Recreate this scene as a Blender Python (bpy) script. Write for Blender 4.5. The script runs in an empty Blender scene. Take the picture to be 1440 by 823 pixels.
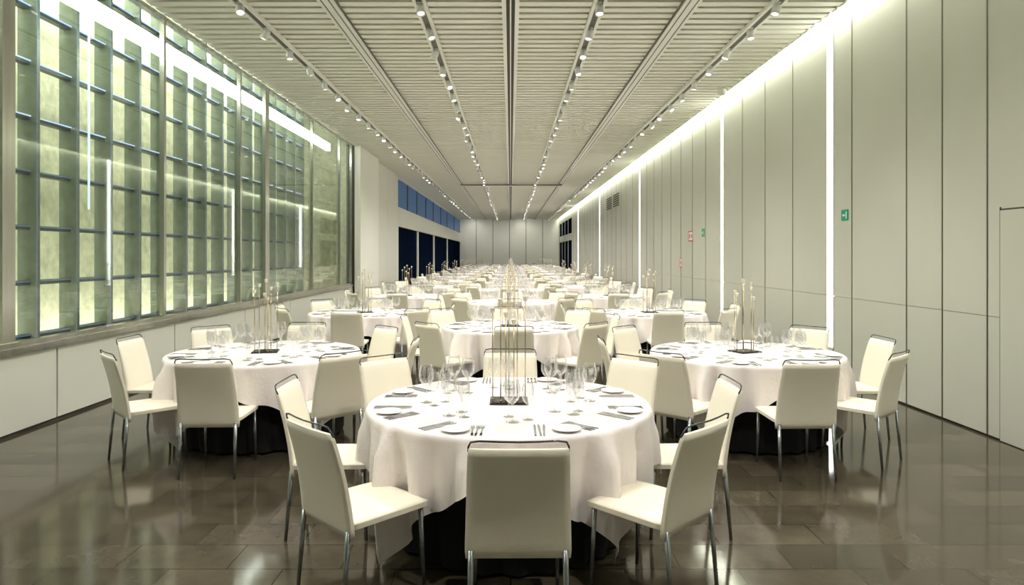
import bpy, bmesh, math, random
from mathutils import Vector, Matrix
random.seed(7)
S=bpy.context.scene
C=S.collection
try:
    S.view_settings.view_transform='Standard'
except Exception: pass

# ---------------------------------------------------------------- materials
def mat(name,col,rough=.5,metal=0,noise=0,nscale=8,bump=0,bscale=60,spec=None,emit=None,estr=0,stretch=None):
    m=bpy.data.materials.new(name); m.use_nodes=True
    nt=m.node_tree; b=nt.nodes['Principled BSDF']
    b.inputs['Base Color'].default_value=(*col,1); b.inputs['Roughness'].default_value=rough
    b.inputs['Metallic'].default_value=metal
    if spec is not None: b.inputs['Specular IOR Level'].default_value=spec
    tc=nt.nodes.new('ShaderNodeTexCoord'); src=tc.outputs['Object']
    if stretch:
        mp=nt.nodes.new('ShaderNodeMapping'); mp.inputs['Scale'].default_value=stretch
        nt.links.new(src,mp.inputs['Vector']); src=mp.outputs['Vector']
    if noise:
        n=nt.nodes.new('ShaderNodeTexNoise'); n.inputs['Scale'].default_value=nscale; n.inputs['Detail'].default_value=6
        r=nt.nodes.new('ShaderNodeValToRGB')
        r.color_ramp.elements[0].position=.3; r.color_ramp.elements[1].position=.7
        r.color_ramp.elements[0].color=(*[c*(1-noise) for c in col],1)
        r.color_ramp.elements[1].color=(*[min(1,c*(1+noise)) for c in col],1)
        nt.links.new(src,n.inputs['Vector']); nt.links.new(n.outputs['Fac'],r.inputs['Fac'])
        nt.links.new(r.outputs['Color'],b.inputs['Base Color'])
    if bump:
        n=nt.nodes.new('ShaderNodeTexNoise'); n.inputs['Scale'].default_value=bscale; n.inputs['Detail'].default_value=3
        bp=nt.nodes.new('ShaderNodeBump'); bp.inputs['Strength'].default_value=bump; bp.inputs['Distance'].default_value=.01
        nt.links.new(src,n.inputs['Vector']); nt.links.new(n.outputs['Fac'],bp.inputs['Height'])
        nt.links.new(bp.outputs['Normal'],b.inputs['Normal'])
    if emit:
        b.inputs['Emission Color'].default_value=(*emit,1); b.inputs['Emission Strength'].default_value=estr
    return m

def glassmat(name,tint=(1,1,1),edge=.5,base=.04,power=3.0,gloss=(1,1,1)):
    m=bpy.data.materials.new(name); m.use_nodes=True; nt=m.node_tree
    for n in list(nt.nodes): nt.nodes.remove(n)
    o=nt.nodes.new('ShaderNodeOutputMaterial'); mx=nt.nodes.new('ShaderNodeMixShader')
    t=nt.nodes.new('ShaderNodeBsdfTransparent'); t.inputs['Color'].default_value=(*tint,1)
    g=nt.nodes.new('ShaderNodeBsdfGlossy'); g.inputs['Roughness'].default_value=.03; g.inputs['Color'].default_value=(*gloss,1)
    lw=nt.nodes.new('ShaderNodeLayerWeight'); lw.inputs['Blend'].default_value=.5
    p=nt.nodes.new('ShaderNodeMath'); p.operation='POWER'; p.inputs[1].default_value=power
    q=nt.nodes.new('ShaderNodeMath'); q.operation='MULTIPLY_ADD'; q.inputs[1].default_value=edge; q.inputs[2].default_value=base
    nt.links.new(lw.outputs['Facing'],p.inputs[0]); nt.links.new(p.outputs[0],q.inputs[0])
    nt.links.new(q.outputs[0],mx.inputs[0]); nt.links.new(t.outputs[0],mx.inputs[1]); nt.links.new(g.outputs[0],mx.inputs[2])
    nt.links.new(mx.outputs[0],o.inputs['Surface'])
    return m

def floormat():
    m=bpy.data.materials.new('polished_stone_tiles'); m.use_nodes=True; nt=m.node_tree; b=nt.nodes['Principled BSDF']
    tc=nt.nodes.new('ShaderNodeTexCoord')
    br=nt.nodes.new('ShaderNodeTexBrick'); br.inputs['Scale'].default_value=1
    br.inputs['Brick Width'].default_value=.60; br.inputs['Row Height'].default_value=.30
    br.inputs['Mortar Size'].default_value=.004; br.inputs['Mortar Smooth'].default_value=.1
    br.inputs['Color1'].default_value=(.108,.090,.064,1); br.inputs['Color2'].default_value=(.062,.051,.036,1); br.inputs['Mortar'].default_value=(.026,.021,.015,1)
    n=nt.nodes.new('ShaderNodeTexNoise'); n.inputs['Scale'].default_value=4.5; n.inputs['Detail'].default_value=9; n.inputs['Roughness'].default_value=.7
    mix=nt.nodes.new('ShaderNodeMix'); mix.data_type='RGBA'; mix.blend_type='MULTIPLY'; mix.inputs['Factor'].default_value=.7
    r=nt.nodes.new('ShaderNodeValToRGB'); r.color_ramp.elements[0].position=.3; r.color_ramp.elements[0].color=(.55,.53,.5,1)
    r.color_ramp.elements[1].position=.7; r.color_ramp.elements[1].color=(1.15,1.15,1.1,1)
    nt.links.new(tc.outputs['Object'],br.inputs['Vector']); nt.links.new(tc.outputs['Object'],n.inputs['Vector'])
    nt.links.new(n.outputs['Fac'],r.inputs['Fac']); nt.links.new(br.outputs['Color'],mix.inputs['A']); nt.links.new(r.outputs['Color'],mix.inputs['B'])
    nt.links.new(mix.outputs['Result'],b.inputs['Base Color'])
    r2=nt.nodes.new('ShaderNodeMapRange'); r2.inputs['To Min'].default_value=.07; r2.inputs['To Max'].default_value=.12
    nt.links.new(n.outputs['Fac'],r2.inputs['Value']); nt.links.new(r2.outputs['Result'],b.inputs['Roughness'])
    b.inputs['IOR'].default_value=1.48
    bp=nt.nodes.new('ShaderNodeBump'); bp.inputs['Strength'].default_value=.3; bp.inputs['Distance'].default_value=.002; bp.invert=True
    nt.links.new(br.outputs['Fac'],bp.inputs['Height']); nt.links.new(bp.outputs['Normal'],b.inputs['Normal'])
    return m

def emis(name,col,s):
    return mat(name,(.8,.8,.8),.5,emit=col,estr=s)

M_leather=mat('ivory_leather',(.90,.845,.72),.42,noise=.02,nscale=3,bump=.08,bscale=180)
M_steel=mat('dark_steel',(.30,.32,.34),.25,metal=.9,noise=.05)
M_rod=mat('blackened_steel',(.10,.105,.115),.25,metal=.7,noise=.05)
M_cloth=mat('white_linen',(.82,.765,.765),.85,noise=.02,nscale=5,bump=.25,bscale=35)
M_skirt=mat('black_cloth',(.005,.005,.006),.9,noise=.1)
M_wood=mat('plywood',(.4,.3,.2),.6,noise=.2)
M_plate=mat('white_porcelain',(.95,.94,.92),.4,noise=.01,spec=.2)
M_cut=mat('polished_cutlery_steel',(.42,.42,.42),.25,metal=.5,noise=.05)
M_gold=mat('brushed_brass',(.60,.48,.32),.22,metal=1,noise=.08)
M_ball=mat('pale_candle_cup_metal',(.85,.80,.72),.25,metal=.3,noise=.04)
M_black=mat('black_lacquer',(.012,.012,.012),.1,noise=.1)
M_glass=glassmat('clear_glass',(.94,.945,.955),.95,.11,1.5)
M_dish=glassmat('clear_glass_dish',(.985,.985,.98),.03,.02,1.5)
M_pane=glassmat('window_glass',(.90,.95,.89),.62,.06,3.0,(.95,1,.95))
M_wall=mat('satin_wall_panel',(.62,.625,.55),.36,noise=.015,nscale=1.5)
M_wall2=mat('white_wall_panel',(.78,.785,.71),.4,noise=.015,nscale=1.5)
M_pier=mat('lit_white_panel',(.94,.94,.88),.4,noise=.01,nscale=1.5)  # whiter than its neighbours: light falling on the pier put into the colour
M_gap=mat('dark_gap',(.07,.07,.055),.7,noise=.1)
M_seam=mat('seam_metal',(.26,.25,.20),.4,metal=.5,noise=.05)
M_slat=mat('ceiling_slat_paint',(.90,.90,.79),.5,noise=.01,nscale=2)
M_slab=mat('ceiling_void',(.08,.078,.06),.8,noise=.05)
M_rail=mat('rail_white',(.92,.92,.86),.4,noise=.02)
M_railgap=mat('rail_groove',(.15,.145,.12),.5,noise=.1)
M_frame=mat('brushed_frame_steel',(.54,.54,.50),.2,metal=.9,noise=.12,nscale=2,stretch=(6,6,.3))
M_stone=mat('pale_rough_stone',(.80,.80,.56),.85,noise=.18,nscale=7,bump=.9,bscale=16)
M_grid=mat('grid_steel',(.18,.225,.18),.35,metal=.2,noise=.15)
M_beam=mat('beam_steel',(.05,.075,.085),.3,metal=.4,noise=.15)
M_blue=mat('blue_glint_edge',(.14,.20,.30),.4,noise=.1,emit=(.25,.45,.85),estr=.16)  # blue daylight glints on the steel, put in as weak emission
M_blueb=mat('bright_blue_glint_edge',(.14,.22,.45),.4,noise=.1,emit=(.55,.72,1.0),estr=1.0)  # same painted glint, stronger, for the upper beams
M_bluew=emis('blue_white_led',(.55,.75,1.0),1.2)
M_cove=emis('cove_led',(.97,1,.85),40)
M_strip=emis('strip_led',(1,1,.92),11)
M_gal=emis('gallery_led',(.97,1,.92),10)
M_lens=emis('spot_lens',(1,.95,.85),3)
M_dark=mat('dark_glazing',(.004,.008,.020),.5,noise=.2,spec=0)
M_bluewin=mat('dusk_glow_glazing',(.02,.05,.10),.4,noise=.3,spec=.05,emit=(.06,.13,.26),estr=.42)  # dusk sky behind the glass put into the panel as a faint glow
M_floor=floormat()
M_green=mat('sign_green',(.0,.22,.11),.4,noise=.02,emit=(0,.3,.14),estr=.3)
M_red=mat('sign_red',(.65,.05,.03),.4,noise=.02)
M_white=mat('sign_white',(.85,.85,.85),.4,noise=.01)
M_fix=mat('fixture_white',(.85,.85,.82),.35,noise=.02)

# ---------------------------------------------------------------- geometry
def box(x0,x1,y0,y1,z0,z1):
    v=[(x,y,z) for z in(z0,z1) for y in(y0,y1) for x in(x0,x1)]
    f=[(0,2,3,1),(4,5,7,6),(0,1,5,4),(2,6,7,3),(0,4,6,2),(1,3,7,5)]
    return v,f
def lathe(prof,seg=24,c=(0,0,0)):
    v=[];f=[];idx=[]
    for r,z in prof:
        if r<1e-6: idx.append([len(v)]); v.append((c[0],c[1],c[2]+z))
        else:
            idx.append(list(range(len(v),len(v)+seg)))
            for i in range(seg):
                a=2*math.pi*i/seg; v.append((c[0]+r*math.cos(a),c[1]+r*math.sin(a),c[2]+z))
    for a,b in zip(idx,idx[1:]):
        for i in range(seg):
            j=(i+1)%seg
            if len(a)==1 and len(b)==1: continue
            if len(a)==1: f.append((a[0],b[j],b[i]))
            elif len(b)==1: f.append((a[i],a[j],b[0]))
            else: f.append((a[i],a[j],b[j],b[i]))
    return v,f
def tube(pts,r,seg=8,r1=None,cap=True):
    pts=[Vector(p) for p in pts]; n=len(pts); v=[];f=[]
    r1=r if r1 is None else r1
    up=None
    for i,p in enumerate(pts):
        d=(pts[min(i+1,n-1)]-pts[max(i-1,0)]).normalized()
        if up is None:
            up=Vector((1,0,0)) if abs(d.x)<.9 else Vector((0,0,1))
        a=(up-d*up.dot(d)).normalized(); b=d.cross(a); up=a
        rr=r+(r1-r)*i/(n-1)
        for k in range(seg):
            t=2*math.pi*(k+.5)/seg; q=p+a*rr*math.cos(t)+b*rr*math.sin(t); v.append(tuple(q))
    for i in range(n-1):
        for k in range(seg):
            l=(k+1)%seg; f.append((i*seg+k,i*seg+l,(i+1)*seg+l,(i+1)*seg+k))
    if cap:
        f.append(tuple(range(seg))); f.append(tuple((n-1)*seg+k for k in range(seg)))
    return v,f
def slab(n,fn):
    key={};v=[];f=[]
    def V(i,j,k):
        t=(i,j,k)
        if t not in key: key[t]=len(v); v.append(fn(2*i/n-1,2*j/n-1,2*k/n-1))
        return key[t]
    for a in range(n):
        for b in range(n):
            for s in(0,n):
                f.append((V(s,a,b),V(s,a+1,b),V(s,a+1,b+1),V(s,a,b+1)))
                f.append((V(a,s,b),V(a+1,s,b),V(a+1,s,b+1),V(a,s,b+1)))
                f.append((V(a,b,s),V(a+1,b,s),V(a+1,b+1,s),V(a,b+1,s)))
    return v,f
class G:
    def __init__(s): s.v=[];s.f=[];s.m=[];s.s=[];s.mats=[]
    def add(s,vf,m,smooth=False,M=None):
        o=len(s.v); vs,fs=vf
        if M is not None: vs=[tuple(M@Vector(p)) for p in vs]
        s.v+=vs
        if m not in s.mats: s.mats.append(m)
        k=s.mats.index(m)
        for q in fs: s.f.append(tuple(o+i for i in q)); s.m.append(k); s.s.append(smooth)
        return s
    def mesh(s,name,recalc=True):
        me=bpy.data.meshes.new(name); me.from_pydata(s.v,[],s.f)
        for m in s.mats: me.materials.append(m)
        me.polygons.foreach_set('material_index',s.m); me.polygons.foreach_set('use_smooth',s.s)
        me.update()
        if recalc:
            bm=bmesh.new(); bm.from_mesh(me); bmesh.ops.recalc_face_normals(bm,faces=bm.faces); bm.to_mesh(me); bm.free()
        return me
def obj(name,data,parent=None,loc=(0,0,0),rot=None,**kw):
    o=bpy.data.objects.new(name,data); C.objects.link(o)
    if parent: o.parent=parent
    o.location=loc
    if rot: o.rotation_euler=rot
    for k,v in kw.items(): o[k]=v
    return o
def struct(name,g,label,cat='wall'):
    return obj(name,g.mesh(name),kind='structure',label=label,category=cat)
def bx(g,m,*a): g.add(box(*a),m)

# ---------------------------------------------------------------- room shell
XL,XR,H,YB,YF=-4.55,4.35,4.80,61.0,-3.0
HW=5.05
g=G(); bx(g,M_floor,XL-3.2,XR+.3,YF-.3,YB+.3,-.1,0)
struct('floor',g,'polished dark brown stone tile floor','floor')

# ceiling: slab plus transverse slats
g=G(); bx(g,M_slab,XL-.1,4.17,YF,YB,4.90,5.03)
y=YF+.1; i=0
while y<YB-.25:
    bx(g,M_slat,XL+.02,4.17,y,y+.125,4.80,4.83); bx(g,M_slat,XL+.02,4.17,y+.155,y+.185,4.815,4.83)
    y+=.215
bx(g,M_rail,4.15,4.19,YF,YB,4.80,5.0)
bx(g,M_slab,4.17,XR+.1,YF,YB,5.03,5.08)
struct('ceiling',g,'slatted pale metal ceiling with transverse louvres','ceiling')
g=G(); bx(g,M_cove,4.23,4.31,YF+.2,YB-.2,4.96,5.0)
obj('cove_light',g.mesh('cove_light'),label='long glowing cove light between slatted ceiling and panel wall',category='light')

# right wall
strips=[(9.2,9.38),(13.95,14.13),(22.9,23.1),(33.2,33.45),(43.8,44.1)]
cols=[]
ys=[-3,-1.2,.6,2.2,3.6,4.9,6.23,6.88,7.5,8.7,9.2]
cols+=list(zip(ys,ys[1:]))
def fill(a,b,w):
    n=max(1,round((b-a)/w)); return [(a+(b-a)*k/n,a+(b-a)*(k+1)/n) for k in range(n)]
cols+=fill(9.38,13.95,1.15)
cols+=fill(14.13,22.9,1.1); cols+=fill(23.1,33.2,1.25); cols+=fill(33.45,43.8,1.3); cols+=fill(44.1,48.5,1.4)
g=G(); bx(g,M_gap,XR+.03,XR+.15,YF,YB,0,HW)
q=.012
for a,b in cols:
    bx(g,M_wall,XR,XR+.03,a+q,b-q,.02,1.097); bx(g,M_wall,XR,XR+.03,a+q,b-q,1.102,HW)
    bx(g,M_seam,XR-.006,XR+.004,b-.005,b+.005,0.02,4.95)
for a,b in strips:
    bx(g,M_wall,XR,XR+.03,a,b,.02,.40)
bx(g,M_wall,XR,XR+.03,48.5,YB,4.3,HW)
for a in (51.5,54.5,57.5,60.5): bx(g,M_wall,XR,XR+.03,a,a+.3,0,4.3)
bx(g,M_wall,XR,XR+.03,48.5,YB,2.7,3.2)
bx(g,M_dark,XR+.015,XR+.03,48.5,YB,0,4.3)
struct('wall_right',g,'satin greige metal panel wall with vertical seams')
for a,b in strips:
    g=G(); bx(g,M_strip,XR+.01,XR+.025,a+.02,b-.02,.40,4.98)
    obj('wall_light_strip',g.mesh('wall_light_strip'),label='vertical recessed white LED strip in panel wall',category='light',group='vertical wall light strips')
# flush door
g=G(); bx(g,M_wall,XR-.012,XR+.0,4.93,6.05,.01,2.05)
bx(g,M_gap,XR-.006,XR+.0,4.9,4.93,0,2.08); bx(g,M_gap,XR-.006,XR+.0,6.05,6.065,0,2.08); bx(g,M_gap,XR-.006,XR,4.9,6.065,2.05,2.065)
struct('door_1',g,'flush greige service door in the panel wall','door')

# back wall + rear wall
g=G(); bx(g,M_gap,XL-.2,XR+.2,YB+.03,YB+.2,0,HW)
n=6
for k in range(n):
    a=XL+(XR-XL)*k/n; b=XL+(XR-XL)*(k+1)/n
    bx(g,M_wall,a+.025,b-.025,YB,YB+.03,0,HW)
struct('wall_back',g,'pale grey-green panelled end wall')
g=G(); bx(g,M_wall,XL-3,XR+.2,YF-.2,YF,0,HW)
struct('wall_front',g,'plain greige wall at the entrance end')

# left wall lower panels (under window)
g=G()
bx(g,M_gap,XL-.2,XL-.02,YF,19.7,0,.72)
ys=[-3,-.5,2,4.4,6.85,9.25,11.7,14.1,16.5,19.7]
for a,b in zip(ys,ys[1:]): bx(g,M_wall2,XL-.02,XL,a+.012,b-.012,.03,.72)
# solid white part
bx(g,M_gap,XL-.2,XL+.07,19.75,27,0,HW)
bx(g,M_pier,XL+.07,XL+.24,19.6,22.3,0,4.79)
for a,b in ((22.3,24.7),(24.7,27.0)): bx(g,M_wall2,XL+.07,XL+.10,a+.012,b-.012,0,4.79)
# glazed far part
bx(g,M_wall2,XL-.1,XL+.10,27,YB,2.78,3.55); bx(g,M_wall2,XL-.1,XL+.10,27,YB,4.70,4.79)
struct('wall_left',g,'white panel wall with glazed openings')
wn=1
bars=[(-3,.12),(-.5,.12),(3.2,.12),(6.18,.16),(8.97,.05),(11.5,.06),(12.75,.20),(15.7,.05),(18.2,.07),(19.55,.10)]
for k in range(len(bars)-1):
    y0=bars[k][0]; y1=bars[k+1][0]; w0=bars[k][1]/2; w1=bars[k+1][1]/2
    g=G(); 
    bx(g,M_frame,XL-.05,XL+.01,y0,y0+w0,.86,4.79); bx(g,M_frame,XL-.05,XL+.01,y1-w1,y1,.86,4.79)
    bx(g,M_frame,XL-.12,XL+.04,y0,y1,.74,.80); bx(g,M_frame,XL-.08,XL+.01,y0,y1,.80,.85)
    bx(g,M_wall2,XL-.12,XL,y0,y1,.72,.74)
    bx(g,M_frame,XL-.08,XL+.015,y0,y1,4.74,4.79)
    fr=struct('window_%d'%wn,g,'tall fixed window in brushed steel frame','window'); wn+=1
    g=G(); g.add(([(XL-.04,y0+w0,.84),(XL-.04,y1-w1,.84),(XL-.04,y1-w1,4.75),(XL-.04,y0+w0,4.75)],[(0,1,2,3)]),M_pane)
    obj('pane',g.mesh('pane'),parent=fr)
ysl=[27,33,40,48.5,YB]
for a,b in zip(ysl,ysl[1:]):
    g=G()
    bx(g,M_wall2,XL-.06,XL+.06,a,a+.35,0,2.78); bx(g,M_dark,XL-.03,XL,a+.35,b,0,2.78)
    bx(g,M_frame,XL-.06,XL+.03,a+.35,b,0,.06)
    struct('window_%d'%wn,g,'dark floor-length glazing with pale post','window'); wn+=1
    g=G(); m=(a+b)/2
    for s,e in((a,m),(m,b)):
        bx(g,M_gap,XL-.06,XL+.03,s,s+.12,3.55,4.70); bx(g,M_bluewin,XL-.03,XL,s+.12,e,3.55,4.70)
    struct('window_%d'%wn,g,'blue dusk clerestory window','window'); wn+=1

# gallery outside the window
g=G(); bx(g,M_stone,-7.1,-6.9,YF,20.4,0,7.5); bx(g,M_stone,-7.0,XL-.2,20.2,20.4,0,7.5)
struct('wall_gallery',g,'pale green rough stone wall outside the windows')
yy=1.5
while yy<20:
    g=G(); bx(g,M_grid,-6.26,-6.02,yy-.035,yy+.035,0,7.0); bx(g,M_blue,-6.02,-6.01,yy-.035,yy-.028,0,7.0)
    obj('grid_post',g.mesh('grid_post'),label='grey-green steel fin of the screen outside the glass',category='post',group='screen fins outside the window')
    yy+=.80
for z in (.62,1.3,2.0,2.7,3.4,4.1,4.8,5.5):
    g=G(); bx(g,M_beam,-6.20,-6.10,1,20,z-.03,z+.03); bx(g,M_blueb if z>3 else M_blue,-6.10,-6.085,1,20,z+.010,z+.025)
    obj('grid_beam',g.mesh('grid_beam'),label='horizontal steel beam with painted blue glint outside the glass',category='beam',group='screen beams outside the window')
for (y0,z0,z1) in ((9.68,2.3,4.9),):
    g=G(); bx(g,M_bluew,-5.99,-5.97,y0-.010,y0+.010,z0,z1)
    obj('led_line',g.mesh('led_line'),label='thin blue-white LED line on the steel screen',category='light')
g=G(); bx(g,M_gal,-5.22,-5.12,4.0,19.4,4.60,4.80); obj('gallery_light',g.mesh('gallery_light'),label='long white linear lamp outside the glass',category='light')
al=bpy.data.lights.new('stone_fill_top','AREA'); al.shape='RECTANGLE'; al.size=.12; al.size_y=18; al.energy=560; al.color=(1,1,.88)  # added area lamp, hidden above the window head, brightens the stone
obj('stone_fill_top',al,loc=(-6.45,10.5,6.3),rot=(0,math.radians(25),0),label='added unseen fill light brightening the stone wall',category='light')
al=bpy.data.lights.new('stone_fill_low','AREA'); al.shape='RECTANGLE'; al.size=.12; al.size_y=18; al.energy=190; al.color=(1,1,.88)  # second added lamp near the ground, out of sight, brightens the stone
obj('stone_fill_low',al,loc=(-6.45,10.5,.08),rot=(0,math.radians(152),0),label='added unseen low fill light brightening the stone wall',category='light')
# ---------------------------------------------------------------- ceiling rails, tracks
def rail(x,w,name,label):
    g=G(); h=w/2
    bx(g,M_rail,x-h,x-h+.04,YF+.3,YB-.3,4.745,4.795); bx(g,M_rail,x+h-.04,x+h,YF+.3,YB-.3,4.745,4.795)
    bx(g,M_railgap,x-h+.04,x+h-.04,YF+.3,YB-.3,4.762,4.795)
    return obj(name,g.mesh(name),label=label,category='ceiling rail',group='spotlight tracks')
for x in (-3.35,-1.12,1.10,3.30): rail(x,.16,'light_track','white recessed track carrying spotlights along the ceiling')
for x in (-2.26,2.24):
    g=G(); bx(g,M_rail,x-.10,x+.10,YF+.3,YB-.3,4.75,4.795); bx(g,M_railgap,x-.055,x-.040,YF+.3,YB-.3,4.746,4.75); bx(g,M_railgap,x+.040,x+.055,YF+.3,YB-.3,4.746,4.75)
    bx(g,M_railgap,x-.115,x-.10,YF+.3,YB-.3,4.77,4.795); bx(g,M_railgap,x+.10,x+.115,YF+.3,YB-.3,4.77,4.795)
    obj('ceiling_channel',g.mesh('ceiling_channel'),label='plain white ceiling channel between slats',category='ceiling rail',group='plain ceiling channels')
g=G(); bx(g,M_rail,-.11,-.055,YF+.3,YB-.3,4.74,4.795); bx(g,M_rail,.055,.11,YF+.3,YB-.3,4.74,4.795); bx(g,M_gap,-.055,.055,YF+.3,YB-.3,4.77,4.795); bx(g,M_rail,-.010,.010,YF+.3,YB-.3,4.75,4.77)
obj('ceiling_slot',g.mesh('ceiling_slot'),label='dark double slot along the middle of the ceiling',category='ceiling rail')
g=G(); bx(g,M_rail,-2.2,2.25,29.9,30.1,4.66,4.74); bx(g,M_railgap,-2.2,2.25,29.86,29.9,4.68,4.72)
obj('ceiling_crossbar',g.mesh('ceiling_crossbar'),label='white transverse bar under the slatted ceiling',category='ceiling rail')

# spotlights
g=G(); g.add(tube([(0,0,.0),(0,0,-.04)],.016,10),M_fix,True); bx(g,M_fix,-.03,.03,-.07,.07,-.015,0); me_m=g.mesh('mount')
g=G(); g.add(lathe([(0,.0),(.040,0),(.050,-.01),(.054,-.135),(.048,-.135),(.044,-.12),(0,-.12)],16),M_fix,True); me_h=g.mesh('lamp_head')
g=G(); g.add(lathe([(0,-.121),(.040,-.121),(.040,-.123),(0,-.123)],14),M_lens); me_l=g.mesh('lens')
def spot(n,e,deg,col=(1,.965,.89)):
    ld=bpy.data.lights.new(n,'SPOT'); ld.energy=e; ld.spot_size=math.radians(deg); ld.spot_blend=.9; ld.shadow_soft_size=.03; ld.color=col; return ld
ld=spot('spot',268,150); ldo=spot('spot_side',165,95); ldw=spot('spot_wall',115,130)
for ti,x in enumerate((-3.35,-1.12,1.10,3.30)):
    k=0; y=1.8; outer=ti in(0,3)
    while y<60:
        r=obj('track_spotlight',None,loc=(x,y,4.775),label='small white spotlight on ceiling track',category='spotlight',group='spotlights on the ceiling tracks')
        obj('mount',me_m,r); h=obj('lamp_head',me_h,r,loc=(0,0,-.03),rot=(math.radians(random.uniform(-30,10)),math.radians(random.uniform(-25,25)),0)); obj('lens',me_l,h)
        if k%4==(ti%2)*2:
            if y>55: obj('bulb',ldw,r,loc=(0,0,-.19),rot=(math.radians(45),0,0))
            elif outer: obj('bulb',ldo,r,loc=(0,0,-.19),rot=(0,math.radians(14 if x>0 else -14),0))
            else: obj('bulb',ld,r,loc=(0,0,-.19))
        k+=1; y+=.95
# camera dome at ceiling edge
g=G(); g.add(lathe([(0,-.14),(.05,-.13),(.075,-.09),(.08,-.05),(.08,0),(0,0)],16),M_fix,True)
obj('ceiling_sensor',g.mesh('ceiling_sensor'),loc=(4.0,12.9,4.80),label='small dome sensor at the ceiling edge',category='sensor')
# vents
for y0 in (27.2,29.2):
    g=G(); bx(g,M_wall,XR-.02,XR-.009,y0,y0+1.6,3.6,4.2)
    for k in range(6): bx(g,M_gap,XR-.03,XR-.02,y0+.05,y0+1.55,3.64+k*.09,3.69+k*.09)
    obj('air_vent',g.mesh('air_vent'),label='dark louvred air grille high on the wall',category='vent',group='air grilles')
# signs
def sign(y,z,w,h,kind):
    g=G(); x=XR-.012
    bx(g,M_green if kind=='exit' else M_white,x,XR,y-w/2,y+w/2,z-h/2,z+h/2)
    def poly(pts,m):
        vs=[(x-.002,y+p[0]*w,z+p[1]*h) for p in pts]; g.add((vs,[tuple(range(len(vs)))]),m)
    if kind=='exit':
        poly([(.10,.06),(-.12,.06),(-.12,-.06),(.10,-.06)],M_white)
        poly([(.10,.20),(.34,0),(.10,-.20)],M_white)
        poly([(-.20,.32),(-.36,.32),(-.36,-.32),(-.20,-.32)],M_white)
        n='exit_sign'; l='small green exit sign with white arrow on wall panel'
    else:
        for s in(-1,1):
            poly([(s*.5,.5),(s*.4,.5),(s*.4,-.5),(s*.5,-.5)],M_red)
        poly([(-.5,.5),(.5,.5),(.5,.40),(-.5,.40)],M_red); poly([(-.5,-.5),(.5,-.5),(.5,-.40),(-.5,-.40)],M_red)
        poly([(-.3,.15),(-.1,.15),(-.1,-.15),(-.3,-.15)],M_red); poly([(.1,.2),(.3,.2),(.3,-.2),(.1,-.2)],M_red)
        n='fire_sign'; l='small red and white fire equipment sign on wall panel'
    obj(n,g.mesh(n,False),label=l,category='sign')
sign(8.87,2.17,.17,.14,'exit'); sign(15.4,2.15,.18,.18,'exit'); sign(16.45,2.1,.42,.25,'fire')
sign(17.4,1.45,.22,.25,'fire')

# ---------------------------------------------------------------- chair
def bk(u,v,w):
    z=.375+(w+1)/2*.490
    t=(max(0,1-abs(u)**20))**.5*(max(0,1-abs(w)**24))**.5
    t=.6+.4*t
    wd=.455-.035*(w+1)/2
    x=u*wd/2*(1-.02*abs(w)**12)
    s=(w+1)/2
    yy=-.205-.03*s-.07*s*s+.012*(1-u*u)*-1*s
    return (x,yy+v*.015*t,z)
def st(u,v,w):
    t=(max(0,1-abs(u)**18))**.5*(max(0,1-abs(v)**18))**.5
    t=.6+.4*t
    wd=.455-.02*(v+1)/2
    return (u*wd/2*(1-.02*abs(v)**10),.015+v*.215,.430+w*.021*t+(.005*(1-u*u)*(1-v*v) if w>0 else 0))
leg_pts=[[(-.20,-.215,.41),(-.205,-.25,.0)],[(.20,-.215,.41),(.205,-.25,.0)],[(-.195,.195,.415),(-.20,.215,0)],[(.195,.195,.415),(.20,.215,0)]]
def P_back(g): g.add(slab(14,bk),M_leather,True)
def P_seat(g): g.add(slab(14,st),M_leather,True)
def P_leg(g,i): g.add(tube(leg_pts[i],.0135,8,.009),M_steel,True)
def P_handle(g):
    yt=-.305
    g.add(tube([(-.207,yt+.012,.850),(-.206,yt+.0,.872),(-.196,yt-.008,.893),(-.16,yt-.012,.899),(-.08,yt-.018,.897),(0,yt-.020,.896),(.08,yt-.018,.897),(.16,yt-.012,.899),(.196,yt-.008,.893),(.206,yt+.0,.872),(.207,yt+.012,.850)],.0045,6),M_rod,True)
def mk(fn,n,*a):
    g=G(); fn(g,*a); return g.mesh(n)
me_back=mk(P_back,'backrest'); me_seat=mk(P_seat,'seat'); me_legs=[mk(P_leg,'leg',i) for i in range(4)]; me_handle=mk(P_handle,'handle')
g=G(); P_back(g);P_seat(g);[P_leg(g,i) for i in range(4)];P_handle(g); me_chair=g.mesh('dining_chair')
CL='ivory leather dining chair with steel legs and dark top handle'
def chair(x,y,rz,full):
    if full:
        r=obj('dining_chair',None,loc=(x,y,0),rot=(0,0,rz),label=CL,category='chair',group='ivory chairs around the banquet tables')
        obj('backrest',me_back,r); obj('seat',me_seat,r)
        for m in me_legs: obj('leg',m,r)
        obj('handle',me_handle,r)
    else:
        obj('dining_chair',me_chair,loc=(x,y,0),rot=(0,0,rz),label=CL,category='chair',group='ivory chairs around the banquet tables')

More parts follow.
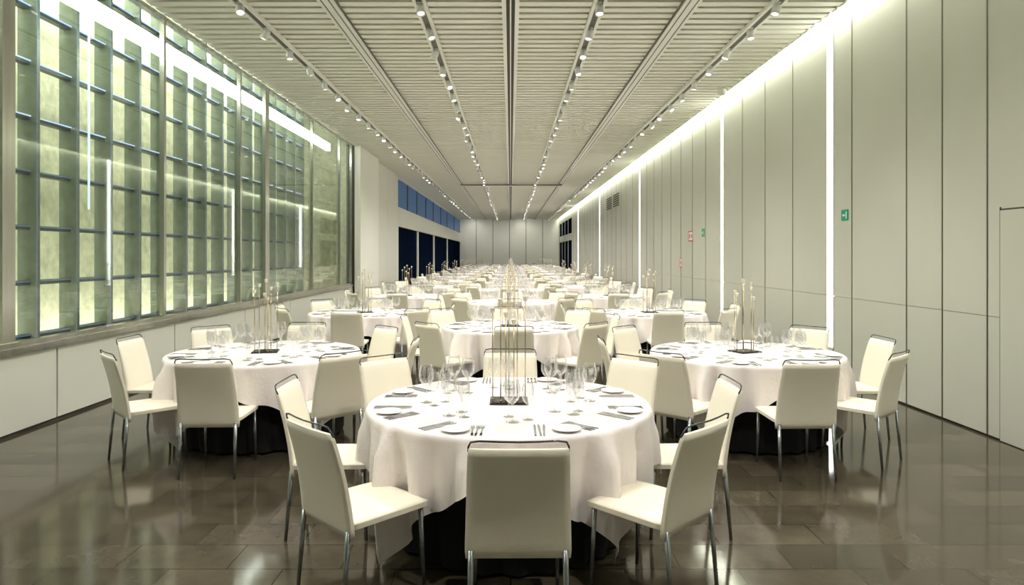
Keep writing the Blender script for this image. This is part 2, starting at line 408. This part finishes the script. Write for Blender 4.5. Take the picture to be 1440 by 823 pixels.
# ---------------------------------------------------------------- table
R=.855; ZT=.755
def cloth(seed,seg=240):
    rnd=random.Random(seed); v=[];f=[]
    ph=[rnd.uniform(0,6.28) for _ in range(8)]
    rings=[('t',r) for r in (0,.3,.6,.8,.833)]
    for s in (0,.03,.07,.14,.22,.32,.43,.55,.67,.78,.88,.95,1.0): rings.append(('d',s))
    for kind,s in rings:
        for i in range(seg):
            a=2*math.pi*i/seg
            if kind=='t': v.append((s*math.cos(a),s*math.sin(a),ZT+.004)); continue
            c=max(abs(math.cos(a)),abs(math.sin(a)))
            edge=1.115/c-R
            edge=edge+.022*math.sin(7*a+ph[4])+.016*math.sin(17*a+ph[5])
            d=s*edge
            cor=max(0,(abs(math.sin(2*a))))**4
            wob=.10*math.sin(3*a+ph[6])+.07*math.sin(5*a+ph[7])
            b=a+wob
            fold=math.sin(12*b+ph[0])*.7+math.sin(19*b+ph[1])*.55+math.sin(31*b+ph[2])*.35
            fold=fold+.4*abs(fold)
            cf=cor*(1.4*math.cos(26*(a-math.pi/4))+.5*math.sin(40*a+ph[3]))
            amp=.038*min(1,d/.13)*(.45+.55*min(1,d/.3))
            rr=R+.001+.006*min(1,d*5)+(fold+cf)*amp-cor*.05*d/.6
            if s==0: rr=R-.008; zz=ZT+.003
            else: zz=ZT-.004-d
            v.append((rr*math.cos(a),rr*math.sin(a),zz))
    n=len(rings)
    for k in range(n-1):
        for i in range(seg):
            j=(i+1)%seg; f.append((k*seg+i,k*seg+j,(k+1)*seg+j,(k+1)*seg+i))
    return v,f
me_cl=[]
for s in range(3):
    vf=cloth(s); g=G(); g.add(vf,M_cloth,True); m=g.mesh('tablecloth'); me_cl.append(m)
def skirtf():
    v=[];f=[];seg=96
    for k,z in enumerate((.72,.4,.02)):
        for i in range(seg):
            a=2*math.pi*i/seg; r=.72-.02*k+.012*k*math.sin(24*a); v.append((r*math.cos(a),r*math.sin(a),z))
    for k in range(2):
        for i in range(seg):
            j=(i+1)%seg; f.append((k*seg+i,k*seg+j,(k+1)*seg+j,(k+1)*seg+i))
    return v,f
g=G(); g.add(skirtf(),M_skirt,True); me_sk=g.mesh('under_skirt')
g=G(); g.add(lathe([(0,.725),(.835,.725),(.843,.735),(.843,.745),(.835,.75),(0,.75)],64),M_wood)
g.add(lathe([(0,0),(.32,0),(.32,.02),(.05,.04),(.04,.725),(0,.725)],20),M_steel,True); me_top=g.mesh('banquet_table')

# tableware
def wine(sc,seg=20,bw=1.0):
    p=[(0,.0),(.034,.001),(.034,.003),(.006,.008),(.0038,.014),(.0038,.085),(.010,.092),(.028*bw,.108),(.040*bw,.135),(.042*bw,.155),(.038*bw,.185),(.031*bw,.215)]
    return lathe([(r*sc,z*sc) for r,z in p],seg)
g=G(); g.add(wine(1.08),M_glass,True); me_w1=g.mesh('wine_glass')
g=G(); g.add(wine(.92,20,.95),M_glass,True); me_w2=g.mesh('wine_glass_small')
g=G(); g.add(lathe([(0,.003),(.045,.003),(.05,.006),(.076,.012),(.077,.014),(.052,.009),(.045,.007),(0,.007)],32),M_plate,True); me_bp=g.mesh('bread_plate')
g=G(); g.add(lathe([(0,.002),(.07,.002),(.08,.006),(.105,.012),(.106,.015),(.08,.010),(.07,.006),(0,.006)],40),M_dish,True); me_ch=g.mesh('glass_plate')
def fork():
    g=G(); 
    g.add(box(-.0045,.0045,-.10,.02,.001,.0035),M_cut); g.add(box(-.007,.007,-.105,-.06,.001,.0035),M_cut)
    g.add(([(-.0045,.02,.002),(.0045,.02,.002),(.011,.045,.004),(.011,.06,.004),(-.011,.06,.004),(-.011,.045,.004)],[(0,1,2,3,4,5)]),M_cut)
    for k in range(4):
        x=-.0095+k*.00633; g.add(box(x-.0015,x+.0015,.058,.098,.0025,.0045),M_cut)
    return g.mesh('fork')
def knife():
    g=G(); g.add(box(-.005,.005,-.11,-.01,.001,.006),M_cut)
    v=[(-.006,-.01,.002),(.005,-.01,.002),(.007,.06,.002),(.003,.105,.002),(-.004,.112,.002),(-.006,.09,.002)]
    v2=[(a,b,.0045) for a,b,c in v]; n=6
    g.add((v+v2,[tuple(range(n)),tuple(range(n,2*n))]+[(i,(i+1)%n,n+(i+1)%n,n+i) for i in range(n)]),M_cut)
    return g.mesh('knife')
me_f=fork(); me_k=knife()
# centrepiece: straight upright rods on a square base
stems=[(-.10,.02,.54),(-.05,-.04,.60),(.0,.02,.64),(.05,-.03,.57),(.10,.02,.61),(-.02,.08,.51),(.03,-.08,.48)]
def P_base(g): 
    g.add(box(-.115,.115,-.10,.10,0,.010),M_black); g.add(box(-.105,.105,-.09,.09,.010,.014),M_black)
def P_stem(g,s):
    x,y,h=s
    g.add(tube([(x,y,.012),(x,y,h*.5),(x,y,h)],.0036,6),M_gold,True)
    g.add(lathe([(0,.014),(.010,.014),(.009,.018),(.004,.021),(0,.021)],8,(x,y,0)),M_gold,True)
def P_cup(g,s):
    x,y,h=s
    g.add(lathe([(0,-.003),(.006,-.001),(.011,.004),(.014,.012),(.015,.030),(.014,.032),(.012,.030),(.011,.016),(0,.014)],12,(x,y,h)),M_ball,True)
me_base=mk(P_base,'base'); me_st=[mk(P_stem,'stem',s) for s in stems]; me_cu=[mk(P_cup,'candle_cup',s) for s in stems]
g=G(); P_base(g); [P_stem(g,s) for s in stems]; [P_cup(g,s) for s in stems]; me_cand=g.mesh('candelabra')

tables=[]
for k in range(12): tables.append((-.01 if k==0 else 0,4.17+4.42*k,k*2))
for k in range(12):
    tables.append((-2.26,6.3+4.3*k,k*2+1)); tables.append((2.16,6.3+4.3*k,k*2+1))
tables.sort(key=lambda t:t[1])
far=G(); Z=ZT+.005
lowglass=lathe([(0,.0),(.034,.001),(.004,.01),(.004,.085),(.036,.125),(.04,.15),(.031,.215)],7)
over={(0,0):(.03,3.10,0),(0,7):(-.72,3.37,None),(0,1):(.69,3.37,None),
      (1,7):(-2.93,5.55,None),(1,6):(-3.23,6.33,None),(1,5):(-2.97,7.05,None),
      (2,1):(2.84,5.57,None),(2,2):(3.13,6.3,None)}
for ti,(tx,ty,row) in enumerate(tables):
    near=ti<12; vnear=ti<6
    rnd=random.Random(ti*13+1)
    t=obj('banquet_table',me_top,loc=(tx,ty,0),label='round banquet table in white linen over a black skirt',category='table',group='round banquet tables')
    obj('tablecloth',me_cl[ti%3],t,rot=(0,0,(ti%4)*math.pi/2+(.08 if ti else -.05))); obj('under_skirt',me_sk,t)
    for k in range(8):
        a=-math.pi/2+k*math.pi/4; ux,uy=math.cos(a),math.sin(a)
        dr=rnd.uniform(-.03,.04); da=rnd.uniform(-.05,.05)
        rr=1.04+dr
        if ti==0: da=da*.3
        ca,sa=math.cos(a+da*.6),math.sin(a+da*.6)
        cx,cy,cr=tx+rr*ca,ty+rr*sa,a+math.pi/2+da
        if (ti,k) in over:
            cx,cy,z_=over[(ti,k)]
        chair(cx,cy,cr,near)
        vx,vy=uy,-ux
        def at(r,off): return (tx+ux*r-vx*off,ty+uy*r-vy*off,Z)
        ra=a+math.pi/2
        obj('bread_plate',me_bp,loc=at(.69,-.27),label='small white porcelain bread plate',category='plate',group='bread plates on the tables')
        if near:
            obj('glass_plate',me_ch,loc=at(.68,0),label='clear glass dinner plate',category='plate',group='clear glass dinner plates')
            gs=((.50,.02,me_w1,'large stemmed wine glass'),(.45,.105,me_w2,'smaller stemmed wine glass'),(.38,.0,me_w1 if k%2 else me_w2,'stemmed wine glass'))
            for r_,o_,m_,l_ in gs:
                obj('wine_glass',m_,loc=at(r_+rnd.uniform(-.01,.01),o_),rot=(0,0,rnd.random()),label='clear '+l_,category='glass',group='stemmed glasses on the tables')
        else:
            for r_,o_ in((.50,.02),(.45,.105),(.38,0)):
                p=at(r_,o_); far.add(lowglass,M_glass,True,Matrix.Translation(p))
        if vnear:
            for o_ in(-.135,-.160,-.185):
                obj('fork',me_f,loc=at(.68,o_),rot=(0,0,ra+rnd.uniform(-.04,.04)),label='polished steel table fork',category='fork',group='forks on the tables')
            for o_ in(.135,.158,.181):
                obj('knife',me_k,loc=at(.68,o_),rot=(0,0,ra+rnd.uniform(-.04,.04)),label='polished steel table knife',category='knife',group='knives on the tables')
    rz=(ti*.7)%1.5
    if near:
        c=obj('candelabra',None,loc=(tx,ty,Z),rot=(0,0,rz*.3),label='slender brass multi-rod candle holder on black square base',category='candle holder',group='candle holders on the tables')
        obj('base',me_base,c)
        for m in me_st: obj('stem',m,c)
        for m in me_cu: obj('candle_cup',m,c)
    else:
        obj('candelabra',me_cand,loc=(tx,ty,Z),rot=(0,0,rz),label='slender brass multi-rod candle holder on black square base',category='candle holder',group='candle holders on the tables')
o=obj('glassware',far.mesh('glassware'),label='stemmed glasses standing on the distant tables',category='glass',kind='stuff')

# ---------------------------------------------------------------- world + camera
w=bpy.data.worlds.new('dusk'); S.world=w; w.use_nodes=True
b=w.node_tree.nodes['Background']; b.inputs['Color'].default_value=(.12,.24,.6,1); b.inputs['Strength'].default_value=.4
cd=bpy.data.cameras.new('camera'); cam=bpy.data.objects.new('camera',cd); C.objects.link(cam)
cam.location=(0,0,1.66); cam.rotation_euler=(math.pi/2,0,0)
cd.lens=24; cd.sensor_width=36; cd.shift_y=-.0372; cd.shift_x=.0014
cd.clip_end=200
S.camera=cam
